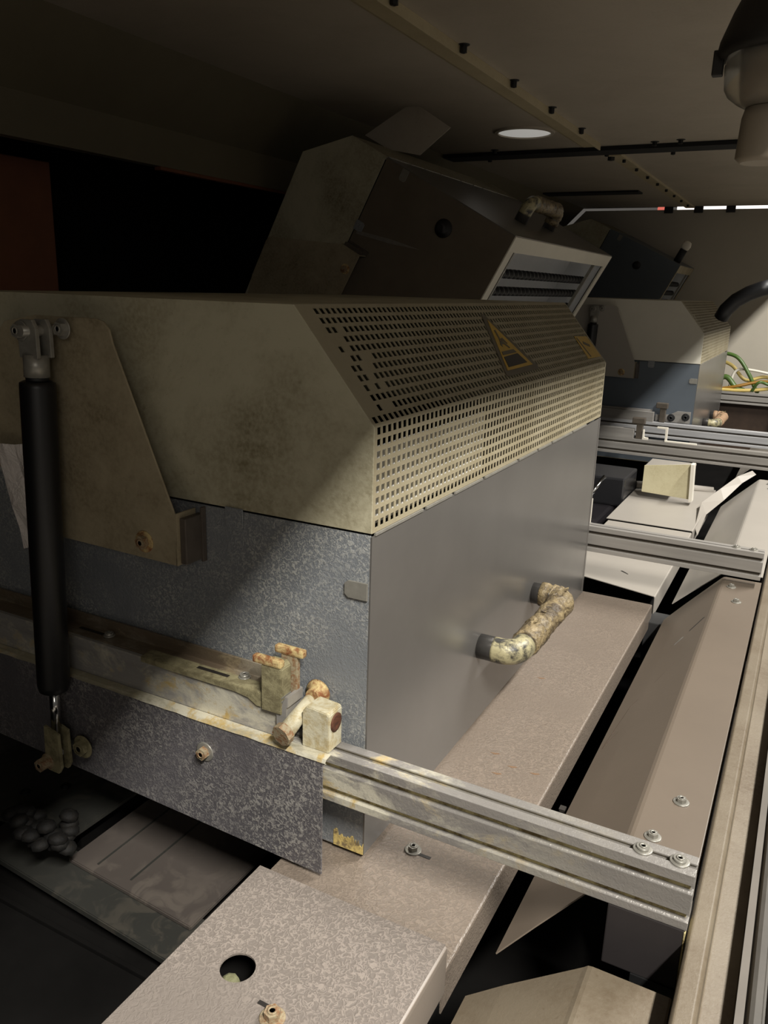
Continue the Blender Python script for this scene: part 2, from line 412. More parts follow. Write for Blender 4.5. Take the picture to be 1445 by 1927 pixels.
def rail(y, x0, x1, mat, label, z=.765, slotmat=None):
    t = thing('aluminium_rail', ((x0+x1)/2, y+.0225, z), label, 'rail', RG)
    obj('extrusion', MB().prism(rail_profile(y, z), 'x', x0, x1), mat, t, bevel=.0008)
    g_ = MB()
    g_.box(x0, x1-.004, y+.0085, y+.0125, z+.0152, z+.0238).box(x0, x1-.004, y+.0085, y+.0125, z+.0612, z+.0698).box(x0, x1-.004, y+.0175, y+.0275, z+.0755, z+.080)
    obj('slot_dirt', g_, slotmat or SLOT, t)
    return t
r1 = rail(1.0, -1.60, -.0355, ALUR, 'nearest stained slotted aluminium rail in front of the large perforated hood', slotmat=SLOTY)
for x in (-.108, -.0585): hexbolt(r1, (x, 1.0225, .853), (0, 0, 1), .0088, .006, .0135, GALV, n=20)
r2 = rail(2.60, -1.60, -.045, ALU, 'slotted aluminium rail just behind the large perforated hood')
for x in (-.125, -.075): hexbolt(r2, (x, 2.6225, .853), (0, 0, 1), .0088, .006, .0135, GALV, n=20)
r3 = rail(4.36, -1.60, -.045, ALU, 'slotted aluminium rail second behind the large hood, above the leaning pale plate', z=.775)
r4 = rail(4.86, -1.60, -.045, ALUW, 'brightest slotted aluminium rail directly in front of the small far hood', z=.80)
r5 = rail(6.62, -1.60, -.045, ALU, 'farthest slotted aluminium rail behind the small far hood, below the cables', z=.83)
# dark stand-off block under the right end of the nearest rail
sb = thing('rail_block', (-.09, 1.0, .66), 'dark boxed block under the right end of the nearest rail', 'block')
obj('block_body', MB().box(-.142, -.038, 1.0, 1.045, .663, .7645, .002), plain('dark_block_paint', (54, 50, 50), .5, .2, .2, 12), sb)
obj('end_cap', MB().box(-.0385, -.0365, .999, 1.046, .664, .762), SLOTY, sb)
obj('rubber_pad', MB().box(-.1, -.0365, .998, 1.047, .640, .663), BLACK, sb)

# ================================================================== DRYING HOOD (right front lower corner = origin of its own axes)
HW, HD, HB, HC1, HTX, HT = .95, 1.505, .596, .765, .147, .941   # width, depth, box top, fold height, chamfer run, top
def make_hood():
    X0, Y0, Z0 = -.5725, 1.06, .63
    t = thing('drying_hood', (X0, Y0, Z0), '', 'hood', 'hinged drying hoods')
    w = lambda x, y, z: (X0+x, Y0+y, Z0+z)
    def bx(m, x0, x1, y0, y1, z0, z1, b=0.): m.box(X0+x0, X0+x1, Y0+y0, Y0+y1, Z0+z0, Z0+z1, b); return m
    th = .003
    # lower steel box, open below
    m = MB(); bx(m, -HW, -th, 0, th, 0, HB-.004); bx(m, -HW, 0, HD-th, HD, 0, HB-.004); bx(m, -HW, -HW+th, th, HD-th, 0, HB-.004)
    obj('steel_box', m, BOX, t)
    m = MB(); bx(m, -th, 0, .0005, HD-th, 0, HB-.006); bx(m, -.004, .0012, HD-.012, HD+.001, 0, HB-.004, .001)
    obj('side_panel', m, BOXSIDE, t)
    # bottom opening frame, reflector, lamps
    m = MB(); bx(m, -.06, -.003, .003, HD-.003, -.004, .004, .001); bx(m, -HW+.003, -HW+.06, .003, HD-.003, -.004, .004, .001)
    bx(m, -HW+.06, -.06, .003, .06, -.004, .004, .001); bx(m, -HW+.06, -.06, HD-.06, HD-.003, -.004, .004, .001)
    obj('opening_frame', m, BEIGE_PLATE, t)
    m = MB(); bx(m, -HW+.05, -.05, .05, HD-.05, .16, .165)
    bx(m, -HW+.05, -HW+.053, .05, HD-.05, .01, .16); bx(m, -.053, -.05, .05, HD-.05, .01, .16)
    bx(m, -HW+.053, -.053, .05, .053, .01, .16); bx(m, -HW+.053, -.053, HD-.053, HD-.05, .01, .16)
    obj('reflector', m, REFL, t)
    k = 0; x = -.165
    while x > -HW+.1:
        pr = []
        nn = 26
        for i in range(nn+1):
            y = .07+(HD-.14)*i/nn; pr += [(y, .007), (y+.010, .019), (y+.024, .019), (y+.034, .007)]
        pr = [p for p in pr if p[0] < HD-.06]
        obj('heater_tube', MB().lathe(w(x, 0, .045), (0, 1, 0), pr, 12), BLACK, t)
        x -= .075
    for q in (HD-.20, .10):
        m = MB(); bx(m, -HW+.055, -.055, q, q+.013, .006, .02); obj('tube_holder', m, GALV, t)
    # beige cover: end plates, flat top, left side
    out = [(X0-HW, Z0+HB), (X0, Z0+HB), (X0, Z0+HC1), (X0-HTX, Z0+HT), (X0-HW, Z0+HT)]
    m = MB().prism(out, 'y', Y0-.002, Y0+.001).prism(out, 'y', Y0+HD-.001, Y0+HD+.002)
    bx(m, -HW, -HTX, 0, HD, HT-.003, HT); bx(m, -HW-.001, -HW+.002, 0, HD, HB, HT)
    obj('cover', m, BEIGE, t, bevel=.0008)
    m = MB(); bx(m, -HW+.004, -.012, .004, HD-.004, HB+.002, HB+.006)
    obj('inner_floor', m, DARK, t)
    # perforated strip bent over the fold: holes in a regular grid
    def prof(s):   # s: arc length from bottom edge upwards, rounded fold radius .012
        L1 = HC1-HB; R = .014; ang = math.atan2(HTX, HT-HC1); cut = R*math.tan(ang/2)
        if s < L1-cut: return (0, HB+s)
        a = (s-(L1-cut))/R
        if a < ang: return (-R+R*cos(a), HB+L1-cut+R*sin(a))
        q = s-(L1-cut)-R*ang
        bx_, bz_ = -R+R*cos(ang), HB+L1-cut+R*sin(ang)
        return (bx_-sin(ang)*q, bz_+cos(ang)*q)
    R = .014; ang = math.atan2(HTX, HT-HC1); cut = R*math.tan(ang/2)
    SL = (HC1-HB)-cut+R*ang+math.hypot(HTX, HT-HC1)-cut
    rows = 21; pv = (SL-.008)/rows; hv = pv*.63
    cols = 84; pu = (HD-.012)/cols; hu = pu*.67
    S_ = [0.]; 
    for r in range(rows): S_ += [.004+r*pv+(pv-hv)/2, .004+r*pv+(pv+hv)/2]
    S_.append(SL)
    U_ = [0.]
    for c in range(cols): U_ += [.006+c*pu+(pu-hu)/2, .006+c*pu+(pu+hu)/2]
    U_.append(HD)
    m = MB(); V = [[m.bm.verts.new(w(prof(s)[0], u, prof(s)[1])) for u in U_] for s in S_]
    for i in range(len(S_)-1):
        for j in range(len(U_)-1):
            if i % 2 == 1 and j % 2 == 1:
                r_, c_ = i//2, j//2
                clog = (c_ < 2 and r_ > 9) or (random.random() < (.55 if c_ < 7 and r_ > 9 else 0) * (1-c_/8))
                if not clog: continue
            m.bm.faces.new((V[i][j], V[i][j+1], V[i+1][j+1], V[i+1][j]))
    obj('perforated_panel', m, PERF, t, thick=.0016)
    m = MB(); bx(m, -.0125, -.0115, .006, .50, HB+.008, HB+.135); obj('bright_backing', m, BACKING, t)  # pale sheet added behind the holes to brighten the near corner
    # broken lip along the lower edge of the perforated side
    m = MB(); y = .01
    for ln in (.19, .13, .16, .22, .15, .12, .2, .16):
        bx(m, -.002, .0022, y, y+ln-.014, HB-.006, HB-.0008, .0006); y += ln
    obj('edge_tabs', m, GALV, t)
    # bent steel tabs on the front
    obj('tab', MB().prism([(X0-.288, Z0+.598), (X0-.250, Z0+.598), (X0-.250, Z0+.566), (X0-.256, Z0+.558), (X0-.282, Z0+.558), (X0-.288, Z0+.566)], 'y', Y0-.005, Y0-.0022), BOX, t, bevel=.0008)
    obj('tab', MB().prism([(X0-.004, Z0+.512), (X0-.04, Z0+.512), (X0-.047, Z0+.506), (X0-.047, Z0+.488), (X0-.04, Z0+.482), (X0-.004, Z0+.482)], 'y', Y0-.004, Y0-.0005), GALV, t, bevel=.0008)
    # lifting bracket plate standing off the front
    P = [(-.66, HT-.036), (-.508, HT-.036), (-.492, HT-.040), (-.480, HT-.052), (-.4735, HT-.075), (-.352, .585), (-.350, .493), (-.66, .497), (-.80, .62), (-.80, HT-.10), (-.74, HT-.05)]
    bp = obj('bracket_plate', MB().prism([(X0+a, Z0+b) for a, b in P], 'y', Y0-.060, Y0-.056), BEIGE_PLATE, t, bevel=.001)
    m = MB(); bx(m, -.352, -.349, -.060, -.010, .493, .587); obj('edge_flange', m, BEIGE_PLATE, bp)
    m = MB(); bx(m, -.349, -.336, -.052, -.002, .495, .578, .002); bx(m, -.338, -.333, -.012, -.0015, .49, .59, .001)
    obj('spacer_block', m, plain('spacer_brown', (92, 84, 76), .5, .2, .3, 30), t)
    m = MB(); bx(m, -.80, -.70, -.056, -.002, HT-.16, HT-.12); obj('stand_off', m, DARKST, t)
    hexbolt(bp, w(-.424, -.060, .525), (0, -1, 0), .0125, .012, .020, BOLTR, RUST)
    # handle with elbows
    cz = .192
    pts = [w(-.003, .53, cz), w(.05, .53, cz)] + [w(.05+.035*sin(a), .565-.035*cos(a), cz) for a in [pi/2*i/6 for i in range(1, 7)]]
    pts += [w(.085, y, cz) for y in (.62, .72, .83)] + [w(.05+.035*cos(a), .885+.035*sin(a), cz) for a in [pi/2*i/6 for i in range(0, 7)]] + [w(-.003, .92, cz)]
    h = obj('handle', MB().tube(pts, .0285, 20), HANDLE, t)
    # crumpled tape over the grip
    tp = []
    tp += [w(.086, .575+.285*i/26, cz+.002*math.sin(i*1.3)) for i in range(1, 26)]
    tp += [w(.05+.036*cos(a), .885+.036*sin(a), cz) for a in [pi/2*i/10 for i in range(0, 11)]]
    tp += [w(.04, .921, cz), w(.022, .921, cz)]
    rad = [.0300+.0035*random.random()+.0018*math.sin(i*2.1) for i in range(len(tp))]
    rad[0] = .0294
    obj('tape_wrap', MB().tube(tp, rad, 26, .035), TAPE, h)
    pp = [w(.034+.016*i/3, .53, cz) for i in range(3)]+[w(.05+.035*sin(a), .565-.035*cos(a), cz) for a in [pi/2*i/9 for i in range(0, 10)]]+[w(.085, .583, cz)]
    obj('peeling_paint', MB().tube(pp, .0289, 24), PEEL, h)
    for (y, z, sx) in ((.86, .03, .02), (.74, .028, .016), (.66, .03, .012), (.90, .02, .02)):
        q = w(.086, y, cz); fl = MB()
        fl.sheet([[Vector(q)+Vector((a*.5+random.uniform(-.003, .003), b, .0305+.004*random.random()+abs(a)*.15)) for b in (-.014, 0, .014)] for a in (-sx, 0, sx)])
        obj('loose_tape', fl, TAPE, h, thick=.0006)
    return t
hood = make_hood()
raised_cp = copy_tree(hood); far_cp = copy_tree(hood); raisedfar_cp = copy_tree(hood)
hood['label'] = 'large beige and grey drying hood with perforated corner, closed, in the foreground'
# --- the nearest hood only: labels, hardware
X0, Y0, Z0 = -.5725, 1.06, .63
a_ = math.atan2(HTX, HT-HC1)
def cham(s, y, lift=.0):   # point on the chamfer plane of the nearest hood
    return Vector((X0-sin(a_)*s+cos(a_)*lift, Y0+y, Z0+HC1+cos(a_)*s+sin(a_)*lift))
def decal(name, pts, mat, parent, lift, thick=.0006):
    m = MB(); A = [m.bm.verts.new(cham(s, y, lift)) for y, s in pts]; B = [m.bm.verts.new(cham(s, y, lift+thick)) for y, s in pts]
    m.bm.faces.new(A); m.bm.faces.new(B[::-1]); n = len(A)
    for i in range(n): m.bm.faces.new((A[i], B[i], B[(i+1) % n], A[(i+1) % n]))
    return obj(name, m, mat, parent)
tri = decal('warning_sign', [(.735, .197), (.750, .197), (.878, .040), (.872, .032), (.648, .030), (.642, .036)], GREYP, hood, .001)
tri['label'] = 'black-edged yellow triangular warning sign'
decal('yellow_field', [(.748, .181), (.847, .046), (.664, .044)], YEL, tri, .0018)
decal('text_block', [(.694, .078), (.793, .082), (.818, .054), (.682, .051)], BLK, tri, .0026)
decal('text_line', [(.702, .092), (.784, .094), (.792, .085), (.696, .083)], GREYP, tri, .0026)
for i, q in enumerate(([(.742, .150), (.752, .150), (.745, .128), (.733, .112), (.730, .116), (.738, .130)],
                       [(.722, .110), (.735, .122), (.752, .118), (.770, .100), (.764, .098), (.748, .110), (.735, .112), (.727, .104)],
                       [(.745, .126), (.762, .128), (.772, .112), (.766, .110), (.757, .120), (.746, .120)])):
    decal('symbol', q, GREYP, tri, .0026)
sq = decal('warning_label', [(1.350, .106), (1.480, .100), (1.492, .024), (1.342, .026)], YEL, hood, .001)
sq['label'] = 'crumpled yellow warning label'
decal('symbol', [(1.358, .100), (1.368, .100), (1.385, .030), (1.375, .030)], GREYP, sq, .0018)
decal('symbol', [(1.40, .085), (1.45, .070), (1.44, .062), (1.39, .076)], GREYP, sq, .0018)
pc = [(-.634, .6305), (-.5735, .6305)]
pc += [(-.5735-.0605*k/24, .648+.010*(k/24)+random.uniform(-.006, .009)) for k in range(25)]
obj('stain_patch', MB().prism(pc, 'y', 1.0582, 1.0599), rusty('yellow_crust', (212, 188, 118), (120, 104, 78), .95, 70), hood)

# --- second hood, swung open on its left hinge
ra = raised_cp
ra.location = (-1.0, 2.86, 1.79); ra.rotation_euler = (0, -radians(61.8), 0)
ra['label'] = 'beige and grey drying hood tilted up open behind the foreground hood, heater tubes showing'
def extra(root, name, mb, mat, parent=None, **k):
    """a part given in the hood's unrotated coordinates"""
    bm = mb.bm; bmesh.ops.translate(bm, verts=bm.verts, vec=-Vector((X0, Y0, Z0)))
    bmesh.ops.recalc_face_normals(bm, faces=bm.faces)
    me = bpy.data.meshes.new(name); bm.to_mesh(me); bm.free(); me.materials.append(mat)
    o = bpy.data.objects.new(name, me); COL.objects.link(o); o.parent = parent or root; return o
extra(ra, 'knob', MB().lathe((X0-.109, Y0, Z0+.258), (0, -1, 0), [(0, .034), (.006, .034), (.008, .022), (.03, .020), (.034, .012)], 20), BLACK)
extra(ra, 'reflection_streak', MB().prism([(X0-.287, Z0+.580), (X0-.300, Z0+.578), (X0-.262, Z0+.43), (X0-.220, Z0+.305), (X0-.245, Z0+.43)], 'y', Y0-.0012, Y0-.0002), GALV)  # pale streak modelled in place of a light reflection
# --- far hood, closed, cleaner
fa = far_cp
fa.location = (X0, 4.95, Z0+.005)
fa['label'] = 'small-looking far drying hood, cream cover on a blue-grey box, closed'
rf = raisedfar_cp
rf.location = (-.978, 6.475, 1.823); rf.rotation_euler = (0, -radians(64.5), 0)
rf['label'] = 'farthest drying hood, blue-grey and tilted up above the cream far hood'
rf.scale = (1, .48, 1)
for c in kids(rf):
    if c.name.startswith('handle'):
        for q in kids(c): bpy.data.objects.remove(q)
        bpy.data.objects.remove(c)
for root, mp in ((ra, {'steel_box': plain('brownish_grey_steel', (112, 102, 88), .45, .1, .25, 6), 'opening_frame': BEIGE_CLEAN}), (fa, {'cover': BEIGE_CLEAN, 'bracket_plate': TRAYB, 'steel_box': BLUEG, 'tape_wrap': plain('tan_sleeve', (170, 138, 108), .5)}), (rf, {'steel_box': BLUEG, 'side_panel': BLUEG})):
    for c in kids(root):
        for d in [c]+kids(c):
            nm = d.name.split('.')[0]
            if nm in mp: d.data = d.data.copy(); d.data.materials[0] = mp[nm]
extra(rf, 'knob', MB().lathe((X0-.14, Y0, Z0+.28), (0, -1, 0), [(0, .03), (.02, .03), (.024, .01)], 16), BLACK)

# ================================================================== GAS STRUT on the foreground hood
gs = thing('gas_strut', (-1.2, .945, .69), 'black gas strut standing before the beige bracket plate at left', 'strut')
T = Vector((-1.175, .952, 1.512)); B_ = Vector((-1.196, .938, .700))
d = (B_-T).normalized()
obj('cylinder', MB().lathe(T+d*.085, d, [(0, .024), (.003, .0295), (.010, .030), (.575, .030), (.588, .027), (.594, .018)], 28), STRUTB, gs)
obj('end_sleeve', MB().cyl(T+d*.040, T+d*.078, .0215), GALV, gs)
obj('neck', MB().cyl(T+d*.076, T+d*.087, .019), BLACK, gs)
obj('piston_rod', MB().cyl(T+d*.67, T+d*.762, .0095), CHROME, gs)
tc = MB(); u = Vector((1, 0, 0)); v = Vector((0, 1, 0))
for sy in (-.017, .011):
    tc.prism([(T.x-.022, T.z-.045), (T.x+.022, T.z-.045), (T.x+.022, T.z+.005), (T.x+.014, T.z+.019), (T.x-.014, T.z+.019), (T.x-.022, T.z+.005)], 'y', T.y+sy, T.y+sy+.008)
top_c = obj('top_clevis', tc, GALV, gs, bevel=.001)
obj('pin', MB().cyl((T.x, T.y-.03, T.z), (T.x, T.y+.052, T.z), .0095), GALV, top_c)
hexbolt(top_c, (T.x+.034, T.y+.03, T.z+.004), (0, -1, 0), .012, .012, .018, GALV)
hexbolt(top_c, (T.x-.012, T.y-.018, T.z), (0, -1, 0), .012, .012, .017, GALV)
bc = MB()
for sy in (-.014, .008):
    bc.prism([(B_.x-.020, B_.z-.02), (B_.x-.012, B_.z-.034), (B_.x+.016, B_.z-.034), (B_.x+.024, B_.z-.02), (B_.x+.022, B_.z+.052), (B_.x-.016, B_.z+.062)], 'y', B_.y+sy, B_.y+sy+.007)
bot_c = obj('bottom_clevis', bc, OLIVE, gs, bevel=.001)
hexbolt(bot_c, (B_.x-.012, B_.y-.014, B_.z-.014), (0, -1, 0), .013, .022, .016, BOLTR)
hexbolt(bot_c, (B_.x+.038, B_.y+.030, B_.z+.010), (0, -1, 0), .016, .012, .024, OLIVE)
obj('bottom_pin', MB().cyl((B_.x, B_.y-.01, B_.z), (B_.x, B_.y+.044, B_.z), .009), GALV, bot_c)

g2 = copy_tree(gs); g2.location = (-1.2, .945+3.89, .695)
g2['label'] = 'black gas strut with pale sleeve before the far cream hood, mostly hidden'
# crumpled foil flap behind the strut
m = MB(); gr = []
ed = [((-1.345, 1.295), (-1.222, 1.302)), ((-1.335, 1.24), (-1.215, 1.25)), ((-1.315, 1.18), (-1.207, 1.19)), ((-1.30, 1.13), (-1.203, 1.14)), ((-1.288, 1.098), (-1.205, 1.112))]
for (l, r) in ed:
    gr.append([(l[0]+(r[0]-l[0])*k/5, .982+random.uniform(-.006, .006), l[1]+(r[1]-l[1])*k/5+random.uniform(-.003, .003)) for k in range(6)])
tag(obj('foil_flap', m.sheet(gr), FOIL, thick=.0008), 'crumpled pale foil flap hanging behind the black gas strut', 'foil')

# ================================================================== SLIDE BAR, LATCH, STOP BLOCK, GUARD on the nearest rail
sbz = thing('slide_bar', (-1.15, 1.0, .853), 'stained flat slide bar lying on the nearest rail, latch at its right end', 'bar')
obj('face_bar', MB().prism([(-1.60, .8535), (-.712, .8535), (-.712, .868), (-.714, .872), (-.716, .905), (-.722, .9235), (-1.60, .9275)], 'y', 1.0005, 1.010), ALUS, sbz, bevel=.001)
obj('top_angle', MB().prism([(1.010, .9275), (1.010, .900), (1.052, .900), (1.052, .952), (1.047, .952), (1.047, .9275)], 'x', -1.60, -.745), alu('brown_dirty_aluminium', (120, 106, 88), .25), sbz, bevel=.0008)
obj('cover_plate', MB().prism([(-1.02, .929), (-.71, .929), (-.71, .902), (-.755, .902), (-.772, .914), (-.80, .917), (-1.02, .917)], 'y', .997, 1.030, .001), OLIVE, sbz)
lt = obj('latch', MB().prism([(-.741, .902), (-.700, .902), (-.700, .985), (-.706, .992), (-.734, .992), (-.741, .985)], 'y', .992, 1.022, .0015), OLIVE, sbz)
obj('latch_head', MB().box(-.758, -.700, .990, 1.004, .987, 1.001, .004), RUST, lt)
obj('latch_head', MB().box(-.735, -.677, 1.022, 1.036, .998, 1.012, .004), RUST, lt)
obj('latch_post', MB().box(-.722, -.690, 1.024, 1.034, .93, 1.0, .001), BOLTR, lt)
obj('groove', MB().box(-.7005, -.6993, .993, 1.021, .925, .928).box(-.7005, -.6993, .993, 1.021, .932, .935), GALV, lt)
for x, y, z in ((-.805, 1.030, .9285), (-1.135, 1.032, .9285)): hexbolt(sbz, (x, y, z), (0, 0, 1), .0085, .007, .011, GALV, n=16)
obj('slot', MB().box(-1.215, -1.150, 1.028, 1.036, .9276, .9282), BLK, sbz)
obj('slot', MB().box(-.90, -.83, 1.013, 1.021, .9291, .9297), BLK, sbz)

st = thing('stop_block', (-.636, 1.02, .853), 'crusted cream stop block on the nearest rail with a rusty round plug', 'block')
obj('block_body', MB().prism([(-.663, .8535), (-.611, .8535), (-.611, .922), (-.614, .926), (-.655, .929), (-.663, .918)], 'y', .9995, 1.042, .0015), CREAM, st)
obj('rust_plug', MB().lathe((-.6115, 1.022, .902), (1, 0, 0), [(0, .0165), (.002, .0165), (.003, .012), (.001, .008)], 20), rusty('dark_rust', (86, 50, 30), (50, 28, 18), .7, 60), st)
rr = MB().lathe((-.668, 1.057, .925), (0, -1, 0), [(0, .024), (.004, .022), (.008, .015), (.02, .013)], 20)
pv_ = thing('hinge_pin', (-.69, .99, .855), 'rusty hinge pin and bolt between the latch and the stop block', 'pin')
obj('rusty_collar', rr, RUST, pv_)
obj('pin_body', MB().cyl((-.672, 1.045, .918), (-.682, .980, .884), .012, .015), CREAM, pv_)
hexbolt(pv_, (-.682, .980, .884), (-.12, -.93, -.2), .019, .014, 0, BOLTR, n=8, socket=False, name='bolt')
obj('clip', MB().prism([(-.712, .872), (-.692, .872), (-.692, .918), (-.688, .918), (-.688, .938), (-.694, .938), (-.700, .918), (-.712, .90)], 'y', .994, 1.04, .001), ALU, pv_)

gd = thing('guard_plate', (-1.1, .985, .63), 'hammered grey guard plate bolted in front of the nearest rail', 'plate')
obj('plate', MB().prism([(-1.66, .654), (-1.15, .6425), (-.612, .629), (-.612, .848), (-1.66, .848)], 'y', .982, .985), GUARD, gd)
m = MB(); gr = []
for i in range(41):
    x = -1.66+(-.606+1.66)*i/40
    gr.append([(x, .984, .8445+random.uniform(-.001, .001)), (x, .980, .8475+random.uniform(-.001, .001)), (x, .985, .8525), (x, .9995, .8545)])
obj('top_lip', m.sheet(gr), alu('crusted_lip', (176, 170, 146), .9), gd, thick=.0015)
hexbolt(gd, (-.859, .982, .788), (0, -1, 0), .0115, .013, .0185, BOLTR, GALV)
# grease-covered chain block under the strut
m = MB()
for i in range(26):
    a = random.uniform(0, 2*pi); rr_ = random.uniform(0, 1)**.5
    x = -1.235+.07*rr_*cos(a); y = .915+.045*rr_*sin(a)
    m.lathe((x, y, .498+random.uniform(0, .045)), (random.uniform(-.3, .3), random.uniform(-.3, .3), 1), [(0, .008), (.006, .019), (.016, .018), (.022, .006)], 8)
tag(obj('greasy_chain', m, GREASE), 'lump of black greasy chain on the bed plate below the gas strut', 'chain')

# ================================================================== BED PLATES bottom left
def flat(name, pts, z, thick, mat, label, cat='plate', group=None, bev=.002):
    o = obj(name, MB().prism(pts, 'z', z-thick, z, bev), mat)
    return tag(o, label, cat, group)
# support blocks on the bed
pl = thing('bed_plate', (-1.02, 1.05, .40), 'pale streaked bed plate low under the guard plate, left of the nearest tray', 'plate')
obj('top_sheet', MB().prism([(-1.20, .944), (-.86, .925), (-.86, 1.5), (-1.20, 1.5)], 'z', .440, .450, .002), sparkle_metal('streaked_bed_steel', (92, 85, 80), (114, 106, 98), .3, .45, 14, .1), pl)
obj('front_step', MB().prism([(-1.42, .885), (-.80, .850), (-.80, .96), (-1.30, .98), (-1.42, .98)], 'z', .425, .4398, .002), DARKST, pl)
for q in (-1.135, -1.045): obj('rib', MB().box(q, q+.004, .960, 1.5, .450, .4515), DARKST, pl)
obj('foot', MB().box(-1.15, -.9, 1.0, 1.4, .40, .440), DARK, pl)
obj('foot', MB().box(-1.3, -.85, .90, .94, .40, .425), DARK, pl)
p2 = thing('bed_plate', (-1.35, 1.0, .40), 'dark grey bed plate at the left edge under the foot of the gas strut', 'plate')
obj('top_sheet', MB().prism([(-1.60, .90), (-1.215, .965), (-1.205, 1.5), (-1.60, 1.5)], 'z', .470, .482, .002), DARKST, p2)
obj('foot', MB().box(-1.5, -1.25, 1.02, 1.4, .40, .470), DARK, p2)
for x, y in ((-1.42, 1.02), (-1.36, 1.08), (-1.50, .96)): hexbolt(p2, (x, y, .482), (0, 0, 1), .008, .005, .012, BLACK)
p3 = thing('bed_tray', (-1.1, .7, .30), 'black lower bed tray in the bottom left corner', 'tray')
obj('base_sheet', MB().box(-1.60, -.70, .25, .86, .401, .410, .002), DARK, p3)
obj('rim', MB().box(-1.60, -.75, .822, .832, .409, .420, .002), DARK, p3)

# ================================================================== TRAYS
# foreground tray with round hole
ft = thing('guide_tray', (-.5, .6, .64), 'nearest wrinkled grey tray with a round hole, at the bottom centre', 'tray', 'folded guide trays')
m = MB()
hc = Vector((-.569, .701)); hr = .0245; nseg = 32
x0_, x1_, y0_, y1_ = -.663, -.338, .20, .879
circ = [m.bm.verts.new((hc.x+hr*cos(2*pi*i/nseg), hc.y+hr*sin(2*pi*i/nseg), .70)) for i in range(nseg)]
rect = []
for i in range(nseg):
    a = 2*pi*i/nseg; c_, s_ = cos(a), sin(a)
    tx = (x1_-hc.x)/c_ if c_ > 1e-9 else ((x0_-hc.x)/c_ if c_ < -1e-9 else 1e9)
    ty = (y1_-hc.y)/s_ if s_ > 1e-9 else ((y0_-hc.y)/s_ if s_ < -1e-9 else 1e9)
    tt = min(tx, ty); rect.append((hc.x+c_*tt, hc.y+s_*tt))
# snap the nearest ray ends onto the sheet's corners
for cx_, cy_ in ((x0_, y0_), (x1_, y0_), (x1_, y1_), (x0_, y1_)):
    k = min(range(nseg), key=lambda i: (rect[i][0]-cx_)**2+(rect[i][1]-cy_)**2); rect[k] = (cx_, cy_)
RV = [m.bm.verts.new((p[0], p[1], .70)) for p in rect]
for i in range(nseg): m.bm.faces.new((circ[i], circ[(i+1) % nseg], RV[(i+1) % nseg], RV[i]))
obj('top_sheet', m, TRAYW, ft, thick=.003)
obj('right_flange', MB().prism([(x1_-.001, .6995), (x1_+.0035, .697), (x1_+.004, .690), (x1_+.0035, .617), (x1_-.001, .617)], 'y', y0_, y1_-.001), TRAY, ft, bevel=.001)
obj('left_flange', MB().box(x0_, x0_+.003, y0_, y1_-.001, .640, .697), TRAY, ft)
obj('back_flange', MB().box(x0_, x1_, y1_-.003, y1_, .667, .697), TRAYW, ft)
hexbolt(ft, (-.482, .660, .700), (0, 0, 1), .011, .012, .017, BOLTR)
obj('slot', MB().box(-.512, -.490, .668, .674, .7001, .7006), BLK, ft)
sp = tag(obj('clamp_screw', MB().lathe((-.576, .692, .640), (0, 0, 1), [(0, .017), (.030, .017), (.034, .015), (.044, .012), (.047, .006)], 8), rusty('green_zinc', (112, 112, 82), (84, 80, 56), .6, 60)), 'greenish screw head sunk in the round hole of the nearest tray', 'screw')
# block that carries the screw
tag(obj('clamp_block', MB().box(-.63, -.51, .60, .80, .40, .640, .003), DARK), 'black block under the round hole of the nearest tray', 'block')

# long middle tray beside the foreground hood
def mid_tray(y0, y1, label, mat, skew=0., z=.62, xl=-.70, xr=-.348, xc=-.535, crease=False):
    t = thing('guide_tray', ((xl+xr)/2, (y0+y1)/2, z-.07), label, 'tray', 'folded guide trays')
    m = MB(); n = 8; gr = []
    for i in range(n+1):
        f = i/n; y_ = lambda x: (y0+skew*(xr-x)/(xr-xl))*(1-f)+y1*f
        gr.append([(x, y_(x), zz) for x, zz in (((xl, z-.012), (xc, z-.004), (xc+.012, z)) if crease else ((xl, z), (xc, z)))+( (xr-.004, z), (xr-.001, z-.002), (xr, z-.006), (xr+.001, z-.07))])
    obj('sheet', m.sheet(gr), mat, t, thick=.0025)
    return t
mt = mid_tray(.90, 2.60, 'long warm grey tray running back beside the handle of the foreground hood', tray_paint('middle_tray_paint', (116, 105, 94), .45, 90))
mt_s = hexbolt(mt, (-.507, 1.127, .62), (0, 0, 1), .0095, .010, .0155, GALV)
obj('slot', MB().box(-.497, -.470, 1.119, 1.126, .6201, .6206), BLK, mt)
for sx, sy in ((-.50, 1.50), (-.45, 1.47), (-.47, 1.43), (-.40, 1.47), (-.52, 1.9)):
    obj('scuff', MB().prism([(sx, sy), (sx+.018, sy+.006), (sx+.022, sy+.004), (sx+.012, sy-.003)], 'z', .6201, .6204), plain('scuff_brown', (118, 92, 68), .6), mt)
for q in (1.0, 2.2): obj('support', MB().box(-.62, -.45, q, q+.05, .40, .606), DARK, mt)
mt2 = mid_tray(2.64, 3.50, 'pale tray directly behind the long middle tray, seen under the second rail', TRAYB, skew=.10, z=.635, crease=False)
obj('slot', MB().prism([(-.505, 2.84), (-.475, 2.815), (-.473, 2.819), (-.50, 2.845)], 'z', .6351, .6356), BLK, mt2)
obj('support', MB().box(-.62, -.45, 3.0, 3.05, .40, .62), DARK, mt2)
mt3 = mid_tray(3.53, 4.40, 'bright pale tray with rolled back edge, seen between the second and third rails', TRAYB, z=.635, xl=-.715, crease=False)
obj('rolled_edge', MB().tube([(-.72, 4.20, .655), (-.55, 4.30, .650), (-.36, 4.36, .640)], .018, 14), TRAYB, mt3)
obj('support', MB().box(-.62, -.45, 3.9, 3.95, .40, .62), DARK, mt3)

